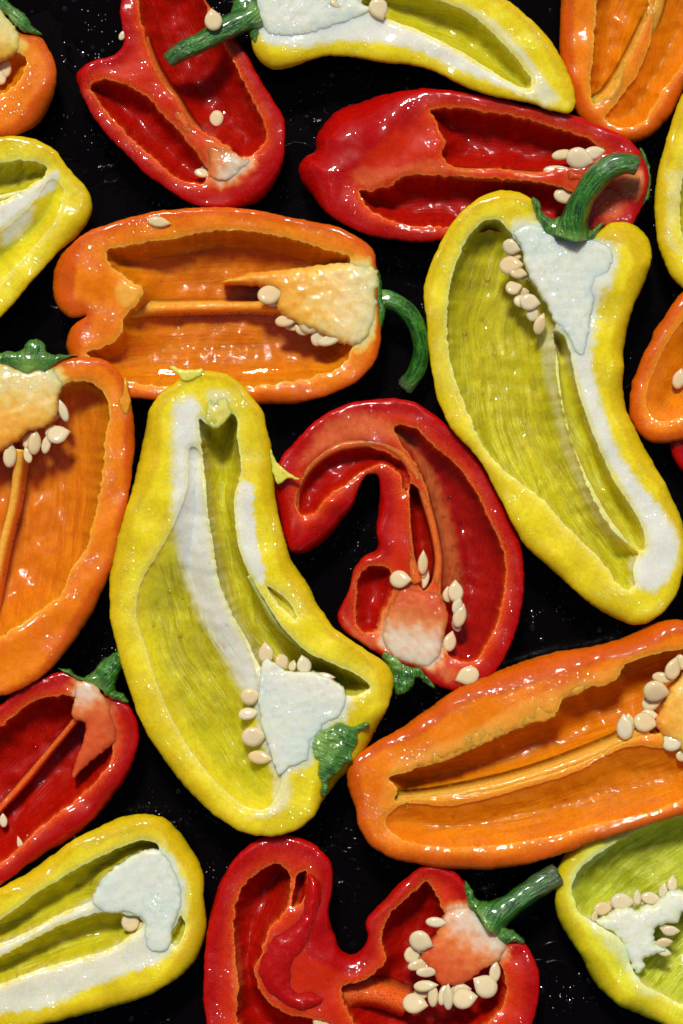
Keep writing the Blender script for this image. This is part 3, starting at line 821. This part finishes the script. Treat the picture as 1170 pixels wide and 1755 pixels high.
p.seeds('108,706,9,19,116 97,745,19,18,118 58,760,13,21,116 78,762,9,17,112 46,781,8,14,110 16,782,13,21,118', toward=(50, 690))
p.juice(0, 76)
p.slab('flap', '205,690 212,668 214,646 220,668 222,700 216,712', 134, 118, edge=3, dome=1, zone_fn=lambda v, d: np.tile([0, 0, .6, .4], (len(v), 1)))
p.bubbles(22, 2, 5, '90,700 160,690 160,850 110,970 50,960 50,800')

# 13 yellow, centre left (large)
p = Pepper('yellow', 'large curved yellow pepper half left of centre with white core and jagged green calyx',
  '300,657 277,673 257,700 250,730 242,767 233,810 217,870 200,927 188,987 187,1027 188,1048 202,1116 220,1175 247,1247 288,1311 329,1361 374,1401 419,1426 460,1433 501,1424 532,1404 552,1376 575,1345 600,1322 620,1298 636,1268 652,1236 668,1202 675,1161 666,1143 623,1111 569,1071 546,1039 528,1003 503,967 490,930 480,893 472,850 469,800 460,743 450,707 430,677 403,650 377,638 350,636 322,642', 148, '380,640 350,850 400,1080 520,1260',
  [('334,766 342,772 347,830 353,870 366,940 386,1012 414,1085 436,1140 442,1170 452,1240 480,1310 484,1332 478,1356 460,1383 424,1383 387,1356 342,1306 306,1252 274,1184 252,1116 233,1042 242,1000 270,950 298,900 320,840', 84, 92, 0.5, 32),
   ('344,718 356,728 370,733 383,722 393,708 402,713 407,750 413,810 402,850 403,893 410,940 427,983 453,1027 480,1070 505,1098 532,1120 578,1140 623,1164 634,1177 618,1188 591,1193 520,1190 460,1160 440,1132 424,1098 397,1052 374,994 366,940 358,893 352,827 345,760', 118, 36, 0.5),
   ('458,1004 475,1014 496,1032 507,1062 496,1054 474,1032', 24, 8, 0.5)],
  pith=[('304,690 332,680 347,716 345,760 353,828 361,893 369,945 399,1052 427,1100 445,1140 444,1220 418,1190 376,1120 332,1040 306,960 296,880 296,800 296,740', 26, 1.1),
        ('414,822 428,826 436,880 443,935 455,985 450,1003 430,985 412,945 404,895 403,850', 9, 0.95), ('355,668 380,664 396,676 390,704 370,700 352,690', 12, 0.5),
        ('475,1330 490,1330 500,1370 460,1400 420,1396 460,1384', 14, 0.6)],
  skin=12, skins=[(590, 1340, 60, 52), (640, 1280, 60, 46), (530, 980, 80, 30), (470, 820, 80, 24), (240, 780, 90, 40), (210, 960, 90, 26), (300, 1340, 120, 22), (660, 1160, 50, 26)])
p.core('456,1128 487,1147 546,1154 592,1186 584,1225 556,1242 534,1274 528,1298 498,1314 480,1326 464,1288 451,1252 444,1206 446,1152', 151, edge=5, dome=1)
p.calyx('538,1292 535,1270 550,1252 566,1244 580,1238 600,1243 634,1240 632,1246 612,1254 614,1270 602,1288 604,1300 588,1310 580,1322 564,1332 562,1350 557,1364 549,1358 550,1340 544,1326 546,1308', 155, 50, axis='530,1270 620,1310', pale=(545, 1272, 34), rough=2.6, dome=3)
p.seeds('456,1120,15,17,140 483,1132,13,13,140 501,1141,8,9,136 521,1140,14,15,140 553,1159,18,8,138 428,1193,17,16,140 424,1223,17,12,132 433,1262,21,19,136 444,1298,21,13,124', toward=(510, 1220))
p.slab('flap', '293,630 318,634 350,637 340,648 318,655 306,644', 152, 140, edge=3, dome=1, zone_fn=lambda v, d: np.tile([0.2, 0, .6, .4], (len(v), 1)), rough=0.8)
p.slab('flap', '464,770 474,792 488,806 514,823 492,819 476,831 468,812', 140, 130, edge=3, dome=1, zone_fn=lambda v, d: np.tile([0, 0, .6, .4], (len(v), 1)), rough=0.8)
p.slab('flap', '345,700 352,690 395,690 398,702 386,724 372,735 358,729', 147, 125, edge=5, dome=2, zone_fn=lambda v, d: np.tile([0.3, 0.1, .8, .3], (len(v), 1)), rough=1.2)
p.rib('428,985,10,140 450,1020,14,134 478,1062,18,130 510,1092,18,130 545,1118,14,134', 0.15, name='membrane')
p.juice(0, 84)
p.bubbles(26, 3, 7)

# 14 red, curled, centre
p = Pepper('red', 'curled red pepper half at the centre, hooked like a question mark',
  '470,833 480,785 506,756 542,720 583,696 623,686 675,683 707,688 747,712 791,752 828,801 860,853 884,901 896,949 899,997 894,1046 880,1094 856,1142 828,1174 796,1184 767,1182 743,1172 720,1150 690,1140 651,1122 619,1102 587,1078 578,1062 587,1034 601,1001 605,977 623,953 645,941 645,909 649,869 651,833 647,815 631,813 619,829 605,865 579,901 550,933 522,948 498,945 488,925 478,885 472,857', 116, '690,1130 740,960 720,800 620,740 510,830 510,930',
  [('675,732 707,732 743,764 783,797 812,837 836,885 852,917 864,949 866,1001 856,1054 836,1102 812,1134 792,1134 767,1122 759,1062 755,1014 754,957 742,885 729,833 713,797 689,762', 88, 62, 0.8),
   ('707,829 722,843 733,885 745,941 747,977 739,1001 727,1014 715,993 708,941 703,885', 84, 18, 0.4),
   ('508,869 512,837 532,803 563,779 603,767 639,768 674,781 697,801 704,821 691,849 686,815 659,795 623,807 591,831 562,851 534,881 518,885', 46, 22, 0.8),
   ('623,977 643,969 667,977 673,1010 659,1046 643,1082 623,1086 611,1070 611,1034', 46, 30, 1.0)],
  pith=[('560,720 640,705 690,730 730,780 700,770 640,755 580,765 530,790 515,800', 26, 0.42), ('705,762 735,790 768,860 788,940 794,1010 778,1045 758,1005 752,950 740,880 720,815', 24, 0.5), ('585,1050 615,1080 650,1100 640,1120 600,1090', 20, 0.4), ('735,1140 780,1140 800,1165 770,1175', 18, 0.4)], skin=10,
  skins=[(560, 930, 70, 34), (640, 870, 40, 24), (640, 940, 30, 20), (480, 880, 50, 30), (870, 900, 120, 16)], bumps=[(560, 860, 30, 14, 10)])
p.core('690,1006 722,1014 750,1016 768,1056 760,1094 756,1122 738,1144 706,1140 674,1128 654,1096 658,1062 671,1030', 118, grad=((706, 1105), (718, 1030), 0.42), edge=8)
p.rib('508,890,8,96 509,840,9,108 532,798,10,115 564,773,11,118 605,760,11,118 645,760,11,118 684,776,11,117 712,812,11,117 732,866,11,116 746,920,10,116 752,960,10,116 748,1002,12,116', 0.3)
p.rib('686,838,14,112 690,870,13,114 696,909,13,114 703,957,14,116 714,1000,18,117', 0.28)
p.calyx('652,1118 668,1108 688,1128 706,1142 726,1138 738,1162 746,1180 728,1172 716,1162 706,1178 692,1191 680,1192 674,1170 668,1148', 112, 40, axis='690,1130 690,1190', pale=(682, 1130, 16), rough=2.5)
p.seeds('684,993,18,17,122 725,967,10,20,100 728,995,9,17,84 781,1016,15,18,104 784,1040,10,16,104 788,1058,13,20,102 771,1102,13,17,104', toward=(712, 1070))
p.juice(0, 70)
p.bubbles(28, 2.5, 5.5, '735,790 770,820 800,900 790,1000 765,1000 750,880')

# 15 orange, lower right
p = Pepper('orange', 'long orange pepper half at the lower right, blunt end left and seeds at its right',
  '596,1317 608,1296 642,1273 698,1240 749,1204 796,1173 857,1150 903,1132 949,1119 1006,1109 1062,1096 1114,1071 1144,1062 1175,1064 1250,1090 1300,1200 1300,1330 1240,1375 1170,1396 1093,1419 1032,1437 970,1460 903,1481 837,1491 775,1490 714,1481 662,1466 632,1445 614,1414 610,1388 598,1358 594,1337', 142, '1200,1220 900,1330 620,1380',
  [('667,1334 698,1322 775,1296 857,1260 929,1230 955,1218 960,1204 1011,1178 1057,1163 1064,1148 1108,1124 1155,1114 1220,1120 1260,1200 1200,1250 1085,1264 1011,1300 929,1330 826,1356 724,1366 677,1368 680,1353', 92, 52, 1.0),
   ('675,1386 775,1380 878,1355 980,1324 1083,1278 1134,1281 1200,1290 1250,1320 1170,1368 1134,1384 1032,1409 929,1435 826,1450 749,1450 683,1435 659,1409', 40, 48, 0.6, 26)],
  pith=[('665,1310 700,1290 800,1250 900,1195 1000,1160 1060,1140 1060,1160 1010,1176 960,1204 955,1218 860,1258 775,1294 700,1320 668,1332', 18, 0.36),
        ('668,1340 680,1350 680,1385 650,1400 640,1370', 18, 0.25)], skin=16, skins=[(900, 1120, 190, 42), (1080, 1080, 110, 36), (600, 1350, 50, 26), (720, 1220, 90, 30), (800, 1490, 160, 24)],
  bumps=[(930, 1126, 14, 8, 5), (975, 1116, 16, 8, 5), (1015, 1108, 14, 8, 4), (1050, 1098, 16, 8, 4)])
p.rib('672,1379,22,132 724,1371,18,130 790,1361,18,128 860,1346,18,126 929,1326,18,126 1000,1300,18,126 1060,1274,18,128 1110,1250,22,134', 0.28)
p.core('1122,1236 1134,1212 1152,1176 1180,1150 1240,1160 1260,1250 1170,1290 1150,1270 1130,1256', 144, grad=((1230, 1200), (1100, 1240), 0.35))
p.slab('flap', '700,1312 780,1268 860,1236 920,1208 985,1174 1012,1172 1000,1184 950,1212 952,1222 900,1242 820,1278 740,1310', 140, 118, edge=4, dome=3, zone_fn=lambda v, d: np.tile([0.34, 0, .9, .2], (len(v), 1)), rough=1.4)
p.seeds('1070,1248,16,21,134 1103,1237,20,19,134 1121,1184,22,21,140 1114,1206,16,14,122 1150,1271,19,18,140 1152,1148,15,19,130 1134,1162,18,11,122 1166,1136,13,14,118 1126,1285,9,12,116 1168,1294,12,12,130', toward=(1190, 1210))
p.bubbles(16, 2.5, 5, '700,1400 900,1370 1080,1310 1120,1340 900,1410 720,1430')

# 16 red, lower left
p = Pepper('red', 'dark red pepper half at the lower left edge with a short green stem stub',
  '-60,1240 0,1208 23,1188 50,1172 77,1161 104,1153 127,1157 150,1172 178,1192 196,1199 215,1207 231,1230 237,1261 231,1295 215,1334 188,1372 154,1411 115,1442 69,1468 31,1495 0,1518 -60,1545 -140,1500 -160,1400 -120,1290', 112, '160,1190 60,1320 -100,1490',
  [('0,1245 38,1215 58,1201 81,1195 127,1195 160,1220 192,1272 188,1307 169,1334 138,1365 108,1388 69,1418 38,1449 0,1480 -60,1490 -110,1420 -80,1320', 84, 76, 1.0)], skin=8, skins=[(200, 1380, 90, 26), (120, 1450, 90, 26)])
p.core('129,1172 154,1168 178,1196 192,1230 197,1270 170,1294 142,1318 121,1336 126,1308 141,1272 143,1240 124,1232 128,1192', 114, grad=((152, 1180), (165, 1240), 0.4), edge=6, tilt=(0, -0.1))
p.rib('130,1232,8,104 100,1268,8,90 77,1295,8,82 38,1342,9,78 0,1384,9,78 -50,1440,9,84', 0.15)
p.calyx('98,1146 120,1150 140,1162 150,1158 176,1130 196,1118 216,1110 214,1138 204,1156 196,1180 210,1190 220,1206 200,1202 182,1194 168,1180 150,1174 128,1162', 118, 40, axis='150,1180 210,1115', pale=(160, 1178, 16), dome=14, rough=2)
p.bubbles(9, 3, 6, '20,1240 110,1215 100,1270 40,1290')
p.seeds('0,1412,8,12,64 32,1452,6,14,90', toward=(100, 1280))

# 17 yellow, lower left
p = Pepper('yellow', 'yellow pepper half in the lower left corner with a broad white core and no stem',
  '-60,1548 0,1522 58,1490 115,1447 165,1420 208,1402 246,1396 277,1403 304,1426 323,1453 338,1476 346,1495 348,1534 352,1572 348,1618 331,1653 296,1684 246,1711 173,1734 96,1753 38,1764 -60,1784 -150,1760 -190,1650 -150,1580', 124, '310,1540 100,1600 -120,1680',
  [('0,1576 58,1534 115,1499 173,1468 215,1449 246,1441 269,1447 273,1455 238,1465 200,1488 173,1511 158,1542 115,1561 58,1592 0,1618 -80,1642 -100,1600', 72, 30, 0.6),
   ('0,1640 58,1609 115,1582 173,1565 215,1567 246,1580 242,1592 219,1607 185,1628 135,1642 58,1665 0,1688 -80,1700 -80,1662', 72, 30, 0.8),
   ('286,1609 300,1588 310,1570 316,1578 315,1599 300,1622', 40, 10, 0.5)],
  pith=[('-60,1655 0,1618 58,1594 115,1563 160,1543 180,1560 115,1580 58,1607 0,1638 -60,1672', 8, 0.9),
        ('288,1630 270,1650 215,1672 154,1695 77,1728 0,1738 -60,1748 -60,1710 0,1690 77,1660 154,1640 215,1610 246,1590', 12, 0.85)], skin=14,
  skins=[(340, 1440, 90, 36), (200, 1400, 90, 26), (60, 1490, 90, 24), (340, 1620, 90, 36), (180, 1740, 130, 26)])
p.core('269,1457 281,1465 300,1495 310,1522 308,1561 296,1590 286,1628 262,1632 246,1606 250,1582 218,1565 173,1562 158,1545 173,1511 200,1484 231,1465', 127, edge=6, dome=1)
p.seeds('222,1582,17,18,106 240,1590,12,10,100', toward=(270, 1590))
p.bubbles(14, 3, 5, '20,1625 80,1600 160,1570 60,1612')
p.bubbles(10, 3, 5, '120,1530 190,1490 180,1500 130,1545')

# 18 red, bottom
p = Pepper('red', 'folded red pepper half at the bottom centre with a seed cluster and dark green stem',
  '349,1665 351,1623 362,1559 378,1511 404,1469 436,1442 478,1431 510,1436 542,1450 563,1474 571,1501 568,1532 563,1564 572,1602 588,1634 604,1640 621,1628 629,1607 627,1580 643,1559 669,1532 696,1506 722,1487 749,1484 775,1493 796,1511 815,1550 850,1595 865,1612 897,1617 918,1649 926,1691 918,1739 908,1771 850,1830 600,1850 420,1840 360,1780 348,1720', 120, '830,1590 720,1730 560,1760 430,1640 500,1460',
  [('410,1532 436,1501 478,1482 494,1495 498,1522 484,1570 468,1585 445,1638 436,1665 448,1702 489,1738 540,1748 600,1790 500,1815 420,1780 405,1739 408,1697 402,1638 400,1580', 92, 40, 1.2),
   ('513,1497 523,1493 525,1517 512,1552 502,1556 504,1522', 60, 10, 0.6),
   ('659,1585 701,1538 733,1514 749,1536 760,1562 800,1600 855,1650 866,1676 860,1729 828,1760 740,1800 640,1790 590,1720 585,1695 627,1680 659,1648 654,1612', 94, 56, 1.3)],
  pith=[('405,1600 412,1640 416,1700 408,1740 396,1700 396,1640', 12, 0.4), ('560,1690 640,1700 680,1712 640,1740 560,1730', 20, 0.0)], skin=12,
  skins=[(540, 1620, 44, 46), (590, 1640, 40, 30), (360, 1550, 80, 22), (660, 1530, 60, 20)], bumps=[(505, 1640, 40, 70, 10)])
p.slab('fold', '528,1492 544,1500 556,1535 550,1575 538,1608 524,1640 508,1668 504,1688 530,1696 562,1712 548,1728 520,1740 488,1732 458,1708 440,1680 437,1655 446,1632 462,1604 482,1590 502,1574 514,1550 520,1520', 120, 80, edge=17, dome=13, zone_fn=lambda v, d: np.stack([np.zeros(len(v)), np.zeros(len(v)), np.clip(0.12 + 0.5 * np.exp(-((d - 4) / 6) ** 2), 0, 1), np.zeros(len(v))], 1), rough=0.8)
p.rib('560,1712,24,100 600,1708,28,90 650,1712,30,84 700,1730,30,78', 0.0)
p.core('768,1562 806,1556 840,1582 866,1614 858,1644 826,1664 800,1684 776,1690 752,1686 738,1664 722,1644 748,1602', 124, grad=((820, 1580), (768, 1660), 0.4), edge=7)
p.calyx('798,1510 808,1524 822,1546 838,1548 856,1560 866,1590 890,1604 900,1618 880,1616 862,1618 846,1604 832,1590 816,1578 804,1556', 126, 50, axis='820,1590 890,1530', pale=(834, 1590, 22), rough=2.5)
p.stem('834,1578,32,120 850,1567,26,124 866,1557,21,126 902,1532,19,122 930,1514,20,116 956,1500,20,110', dry=0.5)
p.seeds('746,1581,18,10,122 719,1612,20,20,128 706,1638,15,16,112 718,1654,22,11,118 731,1666,20,10,124 727,1690,20,11,124 709,1721,21,20,112 742,1708,10,20,122 760,1706,10,20,118 768,1712,10,22,122 794,1712,21,20,124 833,1691,22,22,126 848,1668,11,18,120 722,1704,14,12,108', toward=(790, 1640))

# 19 yellow, lower right
p = Pepper('lime', 'pale yellow green pepper half in the lower right corner with a seedy white core',
  '952,1530 955,1502 965,1475 981,1454 1015,1432 1070,1412 1120,1398 1200,1385 1300,1450 1320,1600 1280,1750 1200,1785 1126,1754 1089,1740 1057,1722 1029,1698 1011,1671 997,1641 978,1613 962,1585 953,1555', 116, '1040,1590 1120,1520 1250,1440',
  [('981,1518 988,1500 1011,1475 1050,1450 1096,1424 1170,1399 1260,1420 1280,1560 1250,1680 1170,1722 1131,1703 1096,1682 1085,1664 1070,1620 1030,1590 1005,1574 992,1565 985,1546', 86, 84, 0.7)],
  pith=[('975,1500 1000,1470 1060,1440 1040,1470 1000,1500 985,1530', 14, 0.5), ('1010,1580 1060,1600 1090,1670 1130,1710 1100,1706 1070,1660 1040,1630', 16, 0.6)], skin=14,
  skins=[(960, 1600, 60, 40), (1010, 1690, 70, 46), (1090, 1740, 60, 34), (960, 1480, 60, 26)])
p.core('1015,1578 1038,1574 1062,1558 1096,1560 1108,1554 1131,1546 1142,1532 1170,1528 1230,1520 1210,1566 1170,1568 1160,1582 1140,1588 1128,1592 1122,1613 1142,1630 1126,1638 1105,1648 1104,1664 1094,1672 1085,1664 1075,1641 1062,1611 1048,1599 1029,1588', 112, edge=9, dome=2, crinkle=1.5)
p.seeds('1066,1548,20,17,98 1034,1560,17,13,94 1094,1542,8,13,98 1116,1542,17,12,96 1138,1530,9,13,98 1154,1518,10,14,100 1149,1597,15,10,108 1138,1618,14,10,106 1139,1634,12,8,104 1020,1574,6,10,104', toward=(1100, 1590))
p.bubbles(12, 2, 4)

# ------------------------------------------------------------------ loose seeds
loose_seed(367, 42, 172, 17, 16, 100, 'round loose seed lying on the green stem of the top yellow half')
loose_seed(368, 195, 42, 15, 13, -100, 'loose seed lying inside the cavity of the top red half')
loose_seed(208, 58, 100, 9, 6, 60, 'tiny loose seed on the upper left edge of the top red half')
loose_seed(648, 16, 146, 18, 17, -70, 'round loose seed on the cut edge of the top yellow half')
loose_seed(270, 380, 122, 18, 10, -8, 'flat loose seed on the upper rim of the sideways orange half')
loose_seed(803, 1158, 120, 19, 17, 200, 'loose seed on the lower rim of the curled red half')
loose_seed(552, 1751, 112, 17, 15, 20, 'loose seed at the bottom edge inside the folded red half')
